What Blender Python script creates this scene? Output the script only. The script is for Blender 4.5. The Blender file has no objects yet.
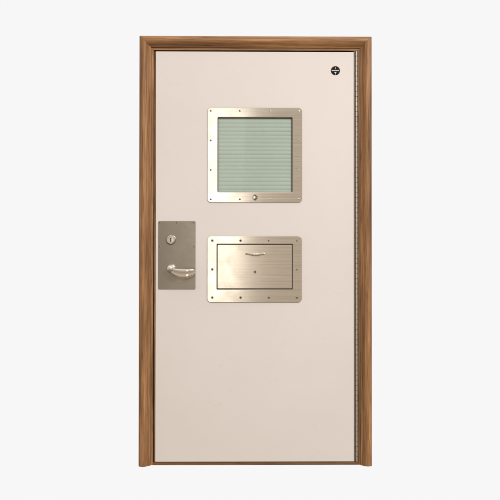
import bpy, bmesh, math, random
from mathutils import Matrix, Vector
random.seed(7)
S = bpy.context.scene
COL = S.collection
PI = math.pi

# ------------------------------------------------------------------ camera
CAM = Vector((-0.0466, -4.2, 1.0280))
RX, RY, RZ = 0.0109636, -0.0008010, -0.0111169
M = (Matrix.Rotation(RZ, 3, 'Z') @ Matrix.Rotation(RX, 3, 'X') @ Matrix.Rotation(RY, 3, 'Y'))
FPX = 840.0
cd = bpy.data.cameras.new('camera')
cd.sensor_width = 36.0
cd.lens = 36.0 * FPX / 500.0
cd.clip_end = 200
cam = bpy.data.objects.new('camera', cd)
COL.objects.link(cam)
cam.matrix_world = Matrix.Translation(CAM) @ (M @ Matrix.Rotation(PI / 2, 3, 'X')).to_4x4()
S.camera = cam

def at(px, py, y=0.0):
    """size read off the photograph: the point at depth y seen at pixel px,py (500 px picture)"""
    d = M @ Vector(((px - 250) / FPX, 1.0, (250 - py) / FPX))
    return CAM + d * ((y - CAM.y) / d.y)
def rect(x0, y0, x1, y1, y=0.0):
    a, b = at(x0, (y0 + y1) / 2, y), at(x1, (y0 + y1) / 2, y)
    c, d = at((x0 + x1) / 2, y0, y), at((x0 + x1) / 2, y1, y)
    return a.x, d.z, b.x, c.z            # left, bottom, right, top

# ------------------------------------------------------------------ node helpers
def newmat(name):
    m = bpy.data.materials.new(name)
    m.use_nodes = True
    nt = m.node_tree
    return m, nt, nt.nodes['Principled BSDF']
def N(nt, t, **kw):
    n = nt.nodes.new(t)
    for k, v in kw.items():
        setattr(n, k, v)
    return n
def coords(nt, scale=(1, 1, 1), rnd=0.0):
    tc = N(nt, 'ShaderNodeTexCoord')
    mp = N(nt, 'ShaderNodeMapping')
    mp.inputs['Scale'].default_value = scale
    if rnd:
        oi = N(nt, 'ShaderNodeObjectInfo')
        mu = N(nt, 'ShaderNodeMath', operation='MULTIPLY'); mu.inputs[1].default_value = rnd
        nt.links.new(oi.outputs['Random'], mu.inputs[0])
        nt.links.new(mu.outputs[0], mp.inputs['Location'])
    nt.links.new(tc.outputs['Object'], mp.inputs['Vector'])
    return mp.outputs['Vector']
def noise(nt, vec, scale, detail=4, rough=0.55, dist=0.0):
    n = N(nt, 'ShaderNodeTexNoise')
    n.inputs['Scale'].default_value = scale
    n.inputs['Detail'].default_value = detail
    n.inputs['Roughness'].default_value = rough
    n.inputs['Distortion'].default_value = dist
    nt.links.new(vec, n.inputs['Vector'])
    return n.outputs['Fac']
def ramp(nt, fac, stops):
    r = N(nt, 'ShaderNodeValToRGB')
    e = r.color_ramp.elements
    while len(e) < len(stops):
        e.new(0.5)
    for k, (p, c) in enumerate(stops):
        e[k].position = p
        e[k].color = (c if len(c) == 4 else (*c, 1))
    nt.links.new(fac, r.inputs['Fac'])
    return r.outputs['Color']
def mixc(nt, fac, a, b, mode='MIX'):
    m = N(nt, 'ShaderNodeMix', data_type='RGBA', blend_type=mode)
    for sock, v in ((m.inputs['Factor'], fac), (m.inputs[6], a), (m.inputs[7], b)):
        if isinstance(v, bpy.types.NodeSocket):
            nt.links.new(v, sock)
        else:
            sock.default_value = v if not isinstance(v, tuple) else ((*v, 1) if len(v) == 3 else v)
    return m.outputs[2]
def maprange(nt, v, a, b, c, d):
    m = N(nt, 'ShaderNodeMapRange')
    nt.links.new(v, m.inputs[0])
    for k, q in enumerate((a, b, c, d)):
        m.inputs[k + 1].default_value = q
    return m.outputs[0]
def bump(nt, bs, h, strength, dist=0.001):
    b = N(nt, 'ShaderNodeBump')
    b.inputs['Strength'].default_value = strength
    b.inputs['Distance'].default_value = dist
    nt.links.new(h, b.inputs['Height'])
    nt.links.new(b.outputs['Normal'], bs.inputs['Normal'])

# ------------------------------------------------------------------ materials
def wood(name, axis, lo=(0.190, 0.090, 0.036), hi=(0.51, 0.276, 0.124)):
    """oak: long grain along one axis, pores, wider figure bands"""
    m, nt, bs = newmat(name)
    long, cross = 3.0, 150.0
    sc = (long, cross, cross) if axis == 'X' else (cross, cross, long)
    v = coords(nt, sc, 37.0)
    g1 = noise(nt, v, 1.0, 8, 0.68, 0.9)
    sc2 = tuple(s * (0.20 if s == cross else 0.6) for s in sc)
    g2 = noise(nt, coords(nt, sc2, 19.0), 1.0, 3, 0.5, 1.2)
    sc3 = tuple(s * (1.9 if s == cross else 3.0) for s in sc)
    g3 = noise(nt, coords(nt, sc3, 53.0), 1.0, 2, 0.5)
    base = ramp(nt, g1, [(0.33, lo), (0.49, tuple((a + 1.3 * b) / 2.3 for a, b in zip(lo, hi))), (0.64, hi)])
    fig = ramp(nt, g2, [(0.30, (0.58, 0.53, 0.50)), (0.66, (1.12, 1.10, 1.06))])
    c = mixc(nt, 0.85, base, fig, 'MULTIPLY')
    pore = ramp(nt, g3, [(0.34, (0.50, 0.42, 0.35)), (0.43, (1, 1, 1))])
    c = mixc(nt, 0.7, c, pore, 'MULTIPLY')
    # old handling grime in long irregular blotches
    gn = noise(nt, coords(nt, (16, 16, 1.1) if axis == 'Z' else (1.1, 16, 16), 11.0), 1.0, 3, 0.5)
    gf = maprange(nt, gn, 0.42, 0.80, 0.10, 0.62)
    c = mixc(nt, gf, c, mixc(nt, 1.0, c, (0.32, 0.27, 0.23), 'MULTIPLY'))
    nt.links.new(c, bs.inputs['Base Color'])
    bs.inputs['Roughness'].default_value = 0.42
    bs.inputs['Specular IOR Level'].default_value = 0.28
    nt.links.new(maprange(nt, g1, 0.2, 0.8, 0.60, 0.46), bs.inputs['Roughness'])
    bump(nt, bs, g3, 0.35, 0.0006)
    return m
OAK_V = wood('oak_long_grain_upright', 'Z')
OAK_H = wood('oak_long_grain_level', 'X')
DARK_V = wood('dark_oak_and_jamb_shade', 'Z', (0.15, 0.076, 0.032), (0.31, 0.17, 0.08))
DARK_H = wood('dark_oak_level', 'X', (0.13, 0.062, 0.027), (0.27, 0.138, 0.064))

def laminate():
    m, nt, bs = newmat('cream_laminate')
    n1 = noise(nt, coords(nt, (1, 1, 1)), 1.6, 4, 0.6)
    n2 = noise(nt, coords(nt, (1, 1, 1)), 60, 3, 0.6)
    c = ramp(nt, n1, [(0.32, (0.648, 0.588, 0.543)), (0.68, (0.676, 0.618, 0.572))])
    # faint scuffs and wiped smudges
    sm = noise(nt, coords(nt, (14, 14, 30)), 1.0, 5, 0.65, 1.4)
    f = maprange(nt, sm, 0.60, 0.76, 0.0, 0.20)
    c = mixc(nt, f, c, (0.50, 0.42, 0.37))
    nt.links.new(c, bs.inputs['Base Color'])
    nt.links.new(maprange(nt, n1, 0.3, 0.7, 0.50, 0.58), bs.inputs['Roughness'])
    bs.inputs['Specular IOR Level'].default_value = 0.35
    bump(nt, bs, n2, 0.10, 0.0006)
    return m
LAM = laminate()

def steel(name, base, rough, aniso=0.6, grain='X', streak=0.12, mottling=0.12):
    m, nt, bs = newmat(name)
    sc = (2.5, 2.5, 420.0) if grain == 'X' else (420.0, 2.5, 2.5)
    g = noise(nt, coords(nt, sc, 7.0), 1.0, 4, 0.6)
    w = noise(nt, coords(nt, (1, 1, 1), 13.0), 11.0, 4, 0.6, 0.6)
    lo = tuple(x * (1 - streak) for x in base); hi = tuple(min(1, x * (1 + streak)) for x in base)
    c = ramp(nt, g, [(0.30, lo), (0.70, hi)])
    c = mixc(nt, 1.0, c, ramp(nt, w, [(0.3, (1 - mottling, 1 - mottling, 1 - mottling * 1.15)), (0.7, (1, 1, 1))]), 'MULTIPLY')
    nt.links.new(c, bs.inputs['Base Color'])
    bs.inputs['Metallic'].default_value = 1.0
    mx = N(nt, 'ShaderNodeMath', operation='ADD')
    nt.links.new(maprange(nt, g, 0.3, 0.7, -0.018, 0.018), mx.inputs[0])
    nt.links.new(maprange(nt, w, 0.3, 0.7, rough + 0.04, rough - 0.03), mx.inputs[1])
    nt.links.new(mx.outputs[0], bs.inputs['Roughness'])
    if aniso:
        t = N(nt, 'ShaderNodeTangent', direction_type='UV_MAP')
        nt.links.new(t.outputs[0], bs.inputs['Tangent'])
        bs.inputs['Anisotropic'].default_value = aniso
        bs.inputs['Anisotropic Rotation'].default_value = 0.25 if grain == 'X' else 0.0
    return m
STEEL = steel('brushed_stainless_steel', (0.72, 0.662, 0.58), 0.17, 0.6)
STEEL_FLAP = steel('brushed_steel_flap', (0.70, 0.637, 0.553), 0.19, 0.6, streak=0.16)
STEEL_LOCK = steel('dull_brushed_steel', (0.305, 0.268, 0.225), 0.30, 0.3, grain='X', streak=0.035)
CHROME = steel('polished_chrome', (0.84, 0.795, 0.725), 0.07, 0.0, streak=0.02, mottling=0.05)
SCREW = steel('screw_steel', (0.36, 0.33, 0.29), 0.34, 0.0, streak=0.05)
SCREW_PALE = steel('pale_screw_steel', (0.60, 0.55, 0.48), 0.45, 0.0, streak=0.05)
HINGE = steel('worn_hinge_steel', (0.52, 0.465, 0.385), 0.60, 0.0, streak=0.08)

def plain(name, col, rough=0.6, var=0.12, scale=40):
    m, nt, bs = newmat(name)
    n = noise(nt, coords(nt), scale, 3, 0.6)
    c = ramp(nt, n, [(0.3, tuple(x * (1 - var) for x in col)), (0.7, tuple(x * (1 + var) for x in col))])
    nt.links.new(c, bs.inputs['Base Color'])
    bs.inputs['Roughness'].default_value = rough
    return m
LIP_SHADE = plain('lip_shade_brown', (0.10, 0.085, 0.062), 0.7)
BLACK = plain('black_recess', (0.012, 0.010, 0.008), 0.6)
STICK = plain('black_sticker_vinyl', (0.012, 0.010, 0.009), 0.75)
STICK.node_tree.nodes['Principled BSDF'].inputs['Specular IOR Level'].default_value = 0.12
PRINT = plain('white_sticker_print', (0.62, 0.60, 0.58), 0.5, 0.05)
SLAT = plain('sage_slat_paint', (0.485, 0.530, 0.470), 0.5, 0.03, 9)
CORE = plain('dark_door_core', (0.13, 0.085, 0.05), 0.7)

def glass():
    m, nt, bs = newmat('pale_green_glass')
    nt.nodes.remove(bs)
    out = nt.nodes['Material Output']
    tr = N(nt, 'ShaderNodeBsdfTransparent'); tr.inputs[0].default_value = (0.955, 0.972, 0.955, 1)
    gl = N(nt, 'ShaderNodeBsdfGlossy'); gl.inputs['Roughness'].default_value = 0.04
    fr = N(nt, 'ShaderNodeFresnel'); fr.inputs['IOR'].default_value = 1.20
    mx = N(nt, 'ShaderNodeMixShader')
    nt.links.new(fr.outputs[0], mx.inputs[0]); nt.links.new(tr.outputs[0], mx.inputs[1]); nt.links.new(gl.outputs[0], mx.inputs[2])
    nt.links.new(mx.outputs[0], out.inputs['Surface'])
    return m
GLASS = glass()

# ------------------------------------------------------------------ mesh helpers
def obj(name, bm, mat, parent=None, loc=None, bevel=0.0, seg=2, smooth=False):
    bmesh.ops.recalc_face_normals(bm, faces=bm.faces)
    uv = bm.loops.layers.uv.new('UVMap')
    for f in bm.faces:
        for l in f.loops:
            l[uv].uv = (l.vert.co.x + .05 * l.vert.co.y, l.vert.co.z + .05 * l.vert.co.y)
    me = bpy.data.meshes.new(name)
    bm.to_mesh(me); bm.free()
    for q in (mat if isinstance(mat, (list, tuple)) else [mat]):
        me.materials.append(q)
    if smooth:
        me.shade_smooth()
    o = bpy.data.objects.new(name, me)
    COL.objects.link(o)
    if loc is not None:
        o.location = loc
    if parent is not None:
        o.parent = parent
    if bevel:
        b = o.modifiers.new('edge_rounding', 'BEVEL')
        b.width = bevel; b.segments = seg; b.limit_method = 'ANGLE'; b.angle_limit = math.radians(35)
        b.harden_normals = False
    if smooth or bevel:
        me.set_sharp_from_angle(angle=math.radians(40)) if smooth else None
    return o
def box(bm, x0, y0, z0, x1, y1, z1, mi=0):
    v = [bm.verts.new(p) for p in ((x0, y0, z0), (x1, y0, z0), (x1, y1, z0), (x0, y1, z0),
                                   (x0, y0, z1), (x1, y0, z1), (x1, y1, z1), (x0, y1, z1))]
    for f in ((0, 1, 2, 3), (4, 7, 6, 5), (0, 4, 5, 1), (1, 5, 6, 2), (2, 6, 7, 3), (3, 7, 4, 0)):
        bm.faces.new([v[k] for k in f]).material_index = mi
def rloop(x0, z0, x1, z1, r, n=8):
    pts = []
    for cx, cz, a0 in ((x1 - r, z1 - r, 0), (x0 + r, z1 - r, 90), (x0 + r, z0 + r, 180), (x1 - r, z0 + r, 270)):
        for k in range(n + 1):
            a = math.radians(a0 + 90 * k / n)
            pts.append((cx + r * math.cos(a), cz + r * math.sin(a)))
    return pts
def loft(bm, rings, cap0=True, cap1=True, closed=False):
    vs = [[bm.verts.new(p) for p in r] for r in rings]
    pairs = list(zip(vs[:-1], vs[1:])) + ([(vs[-1], vs[0])] if closed else [])
    for a, b in pairs:
        n = len(a)
        for k in range(n):
            bm.faces.new((a[k], a[(k + 1) % n], b[(k + 1) % n], b[k]))
    if cap0 and not closed: bm.faces.new(vs[0])
    if cap1 and not closed: bm.faces.new(vs[-1][::-1])
    return vs
def ring_frame(outer, inner, yf, yb, ro, ri, lip=0.0015):
    """flat frame plate with an opening, softened edges (outer and inner rounded rectangles)"""
    bm = bmesh.new()
    def L(rc, r, g, y):      # g grows the rectangle
        return [(x, y, z) for x, z in rloop(rc[0] - g, rc[1] - g, rc[2] + g, rc[3] + g, max(r + g, 0.0004))]
    loft(bm, [L(outer, ro, 0, yb), L(outer, ro, 0, yf + lip), L(outer, ro, -lip * .35, yf + lip * .3), L(outer, ro, -lip, yf),
              L(inner, ri, lip * 1.6, yf), L(inner, ri, lip * .5, yf + lip * .5), L(inner, ri, 0, yf + lip * 1.6), L(inner, ri, 0, yb)], closed=True)
    return bm
def plate(rc, yf, yb, r, lip=0.001):
    bm = bmesh.new()
    def L(g, y):
        return [(x, y, z) for x, z in rloop(rc[0] - g, rc[1] - g, rc[2] + g, rc[3] + g, max(r + g, 0.0003))]
    loft(bm, [L(0, yb), L(0, yf + lip), L(-lip * .35, yf + lip * .3), L(-lip, yf)])
    return bm
def lathe(bm, prof, n=28, axis_shift=(0, 0, 0)):
    """profile of (radius, y) pairs turned about the y axis"""
    sx, sy, sz = axis_shift
    rings = [[(sx + r * math.cos(2 * PI * k / n), sy + y, sz + r * math.sin(2 * PI * k / n)) for k in range(n)] for r, y in prof]
    loft(bm, rings)

def thing(name, label, cat, loc):
    o = bpy.data.objects.new(name, None)
    COL.objects.link(o); o.location = loc
    o['label'] = label; o['category'] = cat; o['kind'] = 'thing'
    o.empty_display_size = 0.1
    return o
# every part is modelled in world coordinates and its thing sits at the origin of the floor line
FRAME = thing('door_frame', 'oak door frame with rounded mitred casing and dark threshold around the cream door', 'door frame', (0, 0, 0))
DOOR = thing('cell_door', 'cream laminate security door with blind window, steel hatch and lever lock plate', 'door', (0, 0, 0))

# ------------------------------------------------------------------ frame
L0, L1 = at(139.0, 250, -.012).x, at(150.7, 250, -.004).x      # left casing, outer and inner edge
R0, R1 = at(360.4, 250, -.004).x, at(371.8, 250, -.012).x
HT, HB = at(250, 36.2, -.012).z, at(250, 47.6, -.004).z         # head casing top / underside
PROF = [(0, 0.0), (0, .005), (.07, .0065), (.15, .0100), (.24, .0160), (.32, .0212), (.40, .0252), (.48, .0278), (.56, .0288), (.64, .0290), (.76, .0278), (.87, .0245), (.95, .0195), (1, .0115), (1, 0.0)]
def casing_leg(inner, outer, zt_in, zt_out):
    bm = bmesh.new()
    lower, upper = [], []
    for u, d in PROF:
        x = inner + (outer - inner) * u
        lower.append((x, -d, 0.0))
        upper.append((x, -d, zt_in + (zt_out - zt_in) * u))
    loft(bm, [lower, upper])
    return bm
for a, b in ((L1, L0), (R0, R1)):
    obj('side_casing', casing_leg(a, b, HB, HT), OAK_V, FRAME, bevel=0.0012)
bm = bmesh.new()
loft(bm, [[(L1 + (L0 - L1) * u, -d, HB + (HT - HB) * u) for u, d in PROF],
          [(R0 + (R1 - R0) * u, -d, HB + (HT - HB) * u) for u, d in PROF]])
obj('head_casing', bm, OAK_H, FRAME, bevel=0.0012)
# jambs: a strip beside each casing, a rebate behind the door
SL, SR = at(153.3, 250, .002).x, at(358.1, 250, .002).x
ST = at(250, 50.4, .002).z
bm = bmesh.new()
box(bm, L0 + .012, .002, .001, SL, .058, HT - .012); box(bm, L0 + .012, .058, .001, SL + .030, .128, HT - .012)
obj('side_jamb', bm, OAK_V, FRAME, bevel=0.0015)
bm = bmesh.new()
box(bm, SR, .002, .001, R1 - .012, .058, HT - .012); box(bm, SR - .030, .058, .001, R1 - .012, .128, HT - .012)
obj('side_jamb', bm, DARK_V, FRAME, bevel=0.0015)  # right jamb in darker oak: the casing's shadow put into its colour
bm = bmesh.new()
box(bm, SL, .0035, ST, SR, .058, HT - .014); box(bm, SL + .030, .058, ST - .030, SR - .030, .128, HT - .014)
obj('head_jamb', bm, OAK_H, FRAME, bevel=0.0015)
TZ = at(250, 462.1, .004).z
bm = bmesh.new()
box(bm, SL, .004, .0005, SR, .126, TZ)
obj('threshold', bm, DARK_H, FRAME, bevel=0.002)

# ------------------------------------------------------------------ door leaf
d0, dz0, d1, dz1 = rect(155.6, 51.7, 353.9, 461.7)
W = rect(207.5, 107.8, 301.9, 202.6)           # window bezel, outer
WI = rect(217.9, 117.6, 292.4, 192.0)          # its opening
Hh = rect(207.2, 236.0, 301.7, 302.5)          # hatch frame
HI = rect(217.0, 244.2, 292.5, 289.3)
TH = .045
bm = bmesh.new()
xs = [d0, WI[0] - .006, WI[2] + .006, d1]
zs = [dz0, HI[1] - .006, HI[3] + .006, WI[1] - .006, WI[3] + .006, dz1]
V = {}
def vv(i, j, y):
    if (i, j, y) not in V:
        V[(i, j, y)] = bm.verts.new((xs[i], y, zs[j]))
    return V[(i, j, y)]
hole = {(1, 1), (1, 3)}
for i in range(3):
    for j in range(5):
        if (i, j) in hole:
            for p, q in (((i, j), (i + 1, j)), ((i + 1, j), (i + 1, j + 1)), ((i + 1, j + 1), (i, j + 1)), ((i, j + 1), (i, j))):
                bm.faces.new((vv(*p, 0), vv(*q, 0), vv(*q, TH), vv(*p, TH))).material_index = 1
            continue
        for y in (0, TH):
            bm.faces.new((vv(i, j, y), vv(i + 1, j, y), vv(i + 1, j + 1, y), vv(i, j + 1, y)))
for i in range(3):
    for j in (0, 5):
        bm.faces.new((vv(i, j, 0), vv(i + 1, j, 0), vv(i + 1, j, TH), vv(i, j, TH))).material_index = 1
for j in range(5):
    for i in (0, 3):
        bm.faces.new((vv(i, j, 0), vv(i, j + 1, 0), vv(i, j + 1, TH), vv(i, j, TH))).material_index = 1
obj('door_panel', bm, [LAM, CORE], DOOR, bevel=0.0012)

# oak lipping along the closing edge
bm = bmesh.new(); box(bm, at(154.0, 250).x, .0015, dz0, d0 - .0002, TH - .002, dz1)
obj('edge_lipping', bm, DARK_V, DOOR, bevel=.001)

# screws ------------------------------------------------------------
def screw_mesh(mat, r, name):
    b = bmesh.new()
    lathe(b, [(r, .0012), (r, -.0006), (r * .86, -.0013), (r * .50, -.0015), (r * .46, -.0002), (r * .001, -.0001)], 20)
    for f in b.faces:
        c = f.calc_center_median()
        if (c.x ** 2 + c.z ** 2) ** .5 < r * .47:
            f.material_index = 1
    bmesh.ops.recalc_face_normals(b, faces=b.faces)
    me = bpy.data.meshes.new(name); b.to_mesh(me); b.free()
    me.materials.append(mat); me.materials.append(BLACK)
    return me
SC_DARK = screw_mesh(SCREW, .0066, 'countersunk_screw')
SC_MID = screw_mesh(SCREW, .0050, 'small_screw')
SC_PALE = screw_mesh(SCREW_PALE, .0046, 'pale_screw')
SC_TINY = screw_mesh(SCREW, .0040, 'tiny_screw')
def screw(px, py, y, me, parent):
    o = bpy.data.objects.new('screw', me)
    COL.objects.link(o)
    o.location = at(px, py, y); o.rotation_euler = (0, random.uniform(0, 6.28), 0)
    o.parent = parent
    return o

# ------------------------------------------------------------------ window
wf = obj('window_frame', ring_frame(W, WI, -.0042, .0, .017, .004, .0018), STEEL, DOOR)
shade_w = .0022  # dark ring added round the pane as the frame lip's shadow line
obj('lip_shade_ring', ring_frame((WI[0] - .004, WI[1] - .004, WI[2] + .004, WI[3] + .004),
                         (WI[0] + shade_w, WI[1] + .0005, WI[2] - shade_w, WI[3] - shade_w), -.0018, .012, .004, .003, .001), LIP_SHADE, wf)
obj('pane', plate((WI[0] - .002, WI[1] - .002, WI[2] + .002, WI[3] + .002), .0022, .0062, .003), GLASS, wf)
# closed blind between the panes: overlapping curved slats
bm = bmesh.new()
pitch = 3.90 * .005
z = WI[3] + .012
k = 0
while z > WI[1] - .02:
    tilt = 1.0 if k != 3 else 1.45
    sag = random.uniform(-.0004, .0004)
    pr = []
    for q in range(9):
        t = q / 8
        y = .0112 - .0011 * tilt * t - .0016 * math.sin(PI * t)
        pr.append((y, z + sag - t * (pitch * 1.06)))
    ring = [(y, zz) for y, zz in pr] + [(y + .0006, zz + .0002) for y, zz in pr[::-1]]
    loft(bm, [[(WI[0] - .004, y, zz) for y, zz in ring], [(WI[2] + .004, y + .0002, zz + random.uniform(-.0003, .0003)) for y, zz in ring]])
    z -= pitch * (1.0 if k != 2 else 1.04)
    k += 1
obj('blind_slats', bm, SLAT, wf)
bm = bmesh.new(); box(bm, WI[0] - .005, .030, WI[1] - .005, WI[2] + .005, .040, WI[3] + .005)
obj('rear_pane', bm, SLAT, wf)
for px, py, me in ((210.8, 110.8, SC_MID), (239.9, 110.8, SC_MID), (269.9, 110.6, SC_PALE), (298.9, 111.0, SC_PALE),
                   (210.8, 140.4, SC_MID), (210.8, 169.9, SC_MID), (210.8, 199.3, SC_MID), (239.9, 199.3, SC_MID),
                   (298.6, 140.4, SC_PALE), (298.6, 169.9, SC_PALE), (298.6, 199.2, SC_PALE), (270.2, 199.2, SC_PALE)):
    screw(px, py, -.0042, me, wf)
bm = bmesh.new()
lathe(bm, [(.0150, .0), (.0150, -.0025), (.0132, -.0042), (.0112, -.0042), (.0104, -.0012), (.0088, -.0012), (.0082, -.0046), (.0001, -.0050)], 32)
for f in bm.faces:
    c = f.calc_center_median(); r = (c.x ** 2 + c.z ** 2) ** .5
    if .0084 < r < .0109: f.material_index = 1
cl = obj('cam_lock', bm, [CHROME, BLACK], wf, at(255.0, 197.6, -.0042), smooth=True)
bm = bmesh.new()
for a in (0, 72, 144, 216, 288):
    ca, sa = math.cos(math.radians(a + 90)), math.sin(math.radians(a + 90))
    lathe(bm, [(.0019, .0), (.0019, -.0060), (.0001, -.0062)], 8, (ca * .0052, 0, sa * .0052))
for f in bm.faces: f.material_index = 0
KEYPIN = obj('key_socket', bm, BLACK, wf, at(255.0, 197.6, -.0042))

# ------------------------------------------------------------------ hatch
hf = obj('hatch_frame', ring_frame(Hh, HI, -.0042, .0, .020, .0015, .0018), STEEL, DOOR)
for py in (240.6, 297.5):
    for px in (212.3, 240.6, 268.8, 297.0):
        screw(px, py, -.0042, SC_DARK if not (py < 250 and px > 260) else SC_MID, hf)
for px in (212.3, 297.0):
    screw(px, 269.3, -.0042, SC_DARK if px < 250 else SC_MID, hf)
fg = .0024
flap = obj('hatch_flap', plate((HI[0] + fg, HI[1] + fg + .0015, HI[2] - fg, HI[3] - fg), -.0028, .012, .002, .0012), STEEL_FLAP, DOOR)
bm = bmesh.new(); box(bm, HI[0] - .005, .013, HI[1] - .005, HI[2] + .005, .040, HI[3] + .005)
obj('hatch_backing', bm, CORE, hf)
# bow pull
def tube(bm, pts, n=14):
    """pts: (centre, rx, rz) with rx along the local side and rz up; swept through the points"""
    rings = []
    for i, (c, ra, rb) in enumerate(pts):
        p = Vector(pts[max(i - 1, 0)][0]); q = Vector(pts[min(i + 1, len(pts) - 1)][0])
        t = (q - p).normalized()
        up = Vector((0, 0, 1))
        side = t.cross(up)
        side = side.normalized() if side.length > 1e-4 else Vector((1, 0, 0))
        up = side.cross(t).normalized()
        rings.append([tuple(Vector(c) + side * (ra * math.cos(2 * PI * k / n)) + up * (rb * math.sin(2 * PI * k / n))) for k in range(n)])
    loft(bm, rings)
bm = bmesh.new()
pl, pr_ = at(246.4, 253.6, -.003), at(263.6, 253.8, -.003)
pts = []
for i in range(25):
    t = i / 24
    s = math.sin(PI * t)
    x = pl.x + (pr_.x - pl.x) * t
    y = -.003 - .026 * s ** 0.55
    zz = pl.z + (pr_.z - pl.z) * t - .0040 * s
    pts.append(((x, y, zz), .0032 + .0008 * s, .0036 + .0036 * s))
tube(bm, pts)
for c in (pl, pr_):
    lathe(bm, [(.0065, -.0005), (.0065, -.0035), (.0045, -.005)], 18, (c.x, 0, c.z))
obj('pull_handle', bm, CHROME, flap, smooth=True)
bm = bmesh.new()
lathe(bm, [(.0070, .0006), (.0070, -.0012), (.0062, -.0022), (.0048, -.0022), (.0045, -.0006), (.0001, -.0006)], 26)
for f in bm.faces:
    c = f.calc_center_median()
    if (c.x ** 2 + c.z ** 2) ** .5 < .0047: f.material_index = 1
lk = obj('hatch_lock', bm, [SCREW, CORE], flap, at(255.0, 272.0, -.0028), smooth=True)

# ------------------------------------------------------------------ lock plate
LP = rect(158.4, 221.2, 195.5, 289.3)
lp = obj('lock_plate', plate(LP, -.0032, 0, .0045, .0010), STEEL_LOCK, DOOR)
for px, py in ((159.9, 222.6), (176.7, 222.6), (194.0, 222.5), (194.1, 246.6), (159.9, 246.6)):
    screw(px, py, -.0032, SC_TINY, lp)
c = at(170.9, 239.8, -.0032)
bm = bmesh.new()
lathe(bm, [(.0255, 0), (.0255, -.004), (.0245, -.009), (.0205, -.0155), (.0185, -.0165), (.0165, -.0160), (.0155, -.0125), (.0140, -.0125), (.0136, -.0175), (.0001, -.0178)], 40)
cy = obj('lock_cylinder', bm, CHROME, lp, c, smooth=True)
bm = bmesh.new()
lathe(bm, [(.0036, -.0174), (.0036, -.0186), (.0001, -.0187)], 16, (0, 0, .0052))
box(bm, -.0019, -.0187, -.0105, .0019, -.0170, .0046)
obj('keyhole', bm, BLACK, lp, c)
# lever: a broad bowed grip that droops from its hub
bm = bmesh.new()
h = at(171.0, 268.6, -.0032)
lathe(bm, [(.0215, .0), (.0215, -.004), (.0195, -.0085), (.0135, -.011), (.0118, -.020), (.0122, -.034), (.0150, -.042), (.0168, -.050), (.0150, -.058), (.0085, -.0625), (.0001, -.0635)], 36, (0, 0, 0))
LEV = [  # px, centre py, half height px, y, half depth
    (168.9, 268.9, 1.8, -.048, .0065), (170.6, 269.6, 3.0, -.050, .0090), (173.2, 271.4, 3.35, -.053, .0100), (177, 272.8, 4.1, -.058, .0105),
    (181, 273.6, 4.6, -.062, .0105), (185, 273.7, 4.6, -.065, .0100), (189, 273.2, 4.2, -.065, .0095), (192, 272.5, 3.65, -.063, .0085),
    (194, 272.0, 2.8, -.061, .0068), (195.1, 271.8, 1.4, -.059, .0040)]
def cr(p0, p1, p2, p3, t):
    return tuple(.5 * (2 * b + (c - a) * t + (2 * a - 5 * b + 4 * c - d) * t * t + (3 * b - a - 3 * c + d) * t ** 3) for a, b, c, d in zip(p0, p1, p2, p3))
dense = []
for i in range(len(LEV) - 1):
    P = [LEV[max(i - 1, 0)], LEV[i], LEV[i + 1], LEV[min(i + 2, len(LEV) - 1)]]
    for s in range(5):
        dense.append(cr(*P, s / 5))
dense.append(LEV[-1])
rings = []
for px, py, hh, y, hd in dense:
    p = at(px, py, y)
    hz = hh * .005
    ring = []
    for k in range(28):
        a = 2 * PI * k / 28
        ca, sa = math.cos(a), math.sin(a)
        e = .72
        zz = hz * (abs(sa) ** e) * (1 if sa > 0 else -1)
        yy = hd * (abs(ca) ** e) * (1 if ca > 0 else -1)
        # front face leans back below a raised top ridge
        yy += hd * (0.15 * (zz / hz) * -1 if hz > 0 else 0)
        if ca < 0:
            yy += hd * .34 * max(0, 1 - abs(zz / hz + .1) * 1.35)
        ring.append((p.x - h.x, p.y + yy - h.y, p.z + zz - h.z))
    rings.append(ring)
loft(bm, rings)
obj('lever_handle', bm, CHROME, lp, h, smooth=True)

# ------------------------------------------------------------------ round sticker
sc = at(335.4, 70.7, 0)
R_ = 4.55 * .005
bm = bmesh.new()
lathe(bm, [(R_, .0), (R_, -.0008), (R_ * .985, -.0011), (.0001, -.0011)], 48)
st = obj('round_sticker', bm, STICK, DOOR, sc)
bm = bmesh.new()
P5 = .005
def quad(x0, z0, x1, z1):
    box(bm, x0 * P5, -.0016, z0 * P5, x1 * P5, -.0008, z1 * P5)
# printed band, worn lettering too small to read, with triangle below and a small mark above
x = -3.65
for wdt in (.78, .62, .80, .70, .55, .85, .62, .95):
    quad(x, -.28 + random.uniform(0, .1), x + wdt, .56 - random.uniform(0, .12))
    x += wdt + .17
quad(-3.6, -.36, 3.75, -.26); quad(-3.6, .58, 3.75, .68)
v = [bm.verts.new((a * P5, y, b * P5)) for y in (-.0016, -.0008) for a, b in ((-1.35, -1.35), (1.35, -1.35), (.22, -2.6), (.2, -3.9), (-.2, -3.9), (-.22, -2.6))]
bm.faces.new(v[:6]); bm.faces.new(v[6:][::-1])
for k in range(6):
    bm.faces.new((v[k], v[(k + 1) % 6], v[6 + (k + 1) % 6], v[6 + k]))
quad(-.28, 1.75, .28, 2.6)
lathe(bm, [(.34 * P5, -.0008), (.34 * P5, -.0016), (.0001, -.0016)], 14, (0, 0, 3.1 * P5))
obj('sticker_print', bm, PRINT, st)

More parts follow.
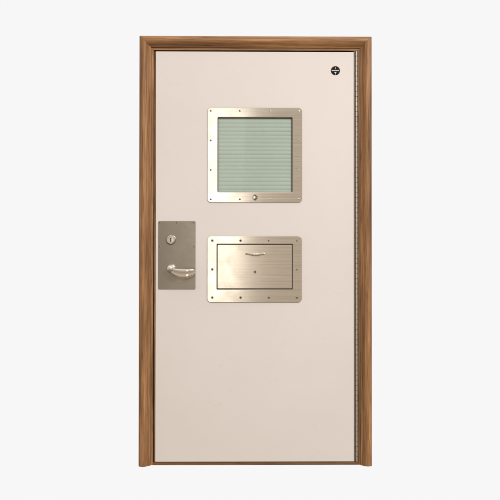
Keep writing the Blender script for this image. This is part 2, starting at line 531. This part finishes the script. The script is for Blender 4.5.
# ------------------------------------------------------------------ continuous hinge
bm = bmesh.new()
hx = at(356.75, 250, -.004).x
rr = 1.16 * .005
z1h, z0h = at(356, 51.2, 0).z, TZ + .002
n = int(round((z1h - z0h) / .0254))
pz = (z1h - z0h) / n
for k in range(n):
    a, b = z0h + k * pz + .0014, z0h + (k + 1) * pz - .0014
    hy = .001 + (0.0007 if k % 2 else 0)
    jx = random.uniform(-.0002, .0002)
    ring = lambda z, r: [(hx + jx + r * math.cos(2 * PI * q / 14), hy + r * math.sin(2 * PI * q / 14), z) for q in range(14)]
    loft(bm, [ring(a, rr), ring(b, rr)])
pin = [(hx + rr * .62 * math.cos(2 * PI * q / 10), .0015 + rr * .62 * math.sin(2 * PI * q / 10)) for q in range(10)]
loft(bm, [[(a, b, z0h) for a, b in pin], [(a, b, z1h) for a, b in pin]])
obj('continuous_hinge', bm, HINGE, DOOR, smooth=True)
bm = bmesh.new()
box(bm, d1 + .0004, .007, z0h, hx - .0035, .036, z1h)
box(bm, SR - .0024, .012, z0h, SR - .0004, .036, z1h)
obj('hinge_leaf', bm, plain('brown_hinge_leaf', (0.20, 0.14, 0.095), 0.55), DOOR)  # brown leaves in the gaps either side of the knuckles

# ------------------------------------------------------------------ light
w = bpy.data.worlds.new('World')
S.world = w
w.use_nodes = True
nt = w.node_tree
bg = nt.nodes['Background']
tc = N(nt, 'ShaderNodeTexCoord')
sx = N(nt, 'ShaderNodeSeparateXYZ')
nt.links.new(tc.outputs['Generated'], sx.inputs[0])
# a lit white studio backdrop behind the door, the dim warm room everywhere else
f = maprange(nt, sx.outputs['Y'], 0.70, 0.78, 0.0, 1.0)
up = maprange(nt, sx.outputs['Z'], -0.6, 0.8, 0.0, 1.0)
room = ramp(nt, up, [(0.0, (0.27, 0.195, 0.135)), (0.42, (0.60, 0.515, 0.42)), (0.60, (0.56, 0.50, 0.43)), (1.0, (1.05, 1.0, 0.95))])
nt.links.new(mixc(nt, f, room, (0.930, 0.930, 0.930)), bg.inputs['Color'])
bg.inputs['Strength'].default_value = 1.0

def area(name, loc, target, sx_, sy_, power, col):
    l = bpy.data.lights.new(name, 'AREA')
    l.shape = 'RECTANGLE'; l.size = sx_; l.size_y = sy_; l.energy = power; l.color = col
    o = bpy.data.objects.new(name, l)
    COL.objects.link(o)
    o.location = loc
    d = Vector(target) - Vector(loc)
    o.rotation_euler = d.to_track_quat('-Z', 'Y').to_euler()
    return o
area('key_lamp', (3.1, -6.6, 4.3), (0.0, 0, 1.25), 1.3, 1.3, 435, (0.96, 0.97, 1.0))
sb = area('softbox', (-0.275, -4.75, 1.72), (-0.275, 0, 1.72), 0.50, 2.7, 8.3, (1.0, 0.97, 0.92))

sb.rotation_euler.rotate_axis('Z', math.radians(-2.2))
vs = S.view_settings
S.display_settings.display_device = 'sRGB'
vs.view_transform = 'Standard'; vs.look = 'None'; vs.exposure = 0; vs.gamma = 1
S.render.film_transparent = False
S.cycles.max_bounces = 8
S.cycles.caustics_reflective = False
S.cycles.transparent_max_bounces = 12
S.cycles.use_denoising = True
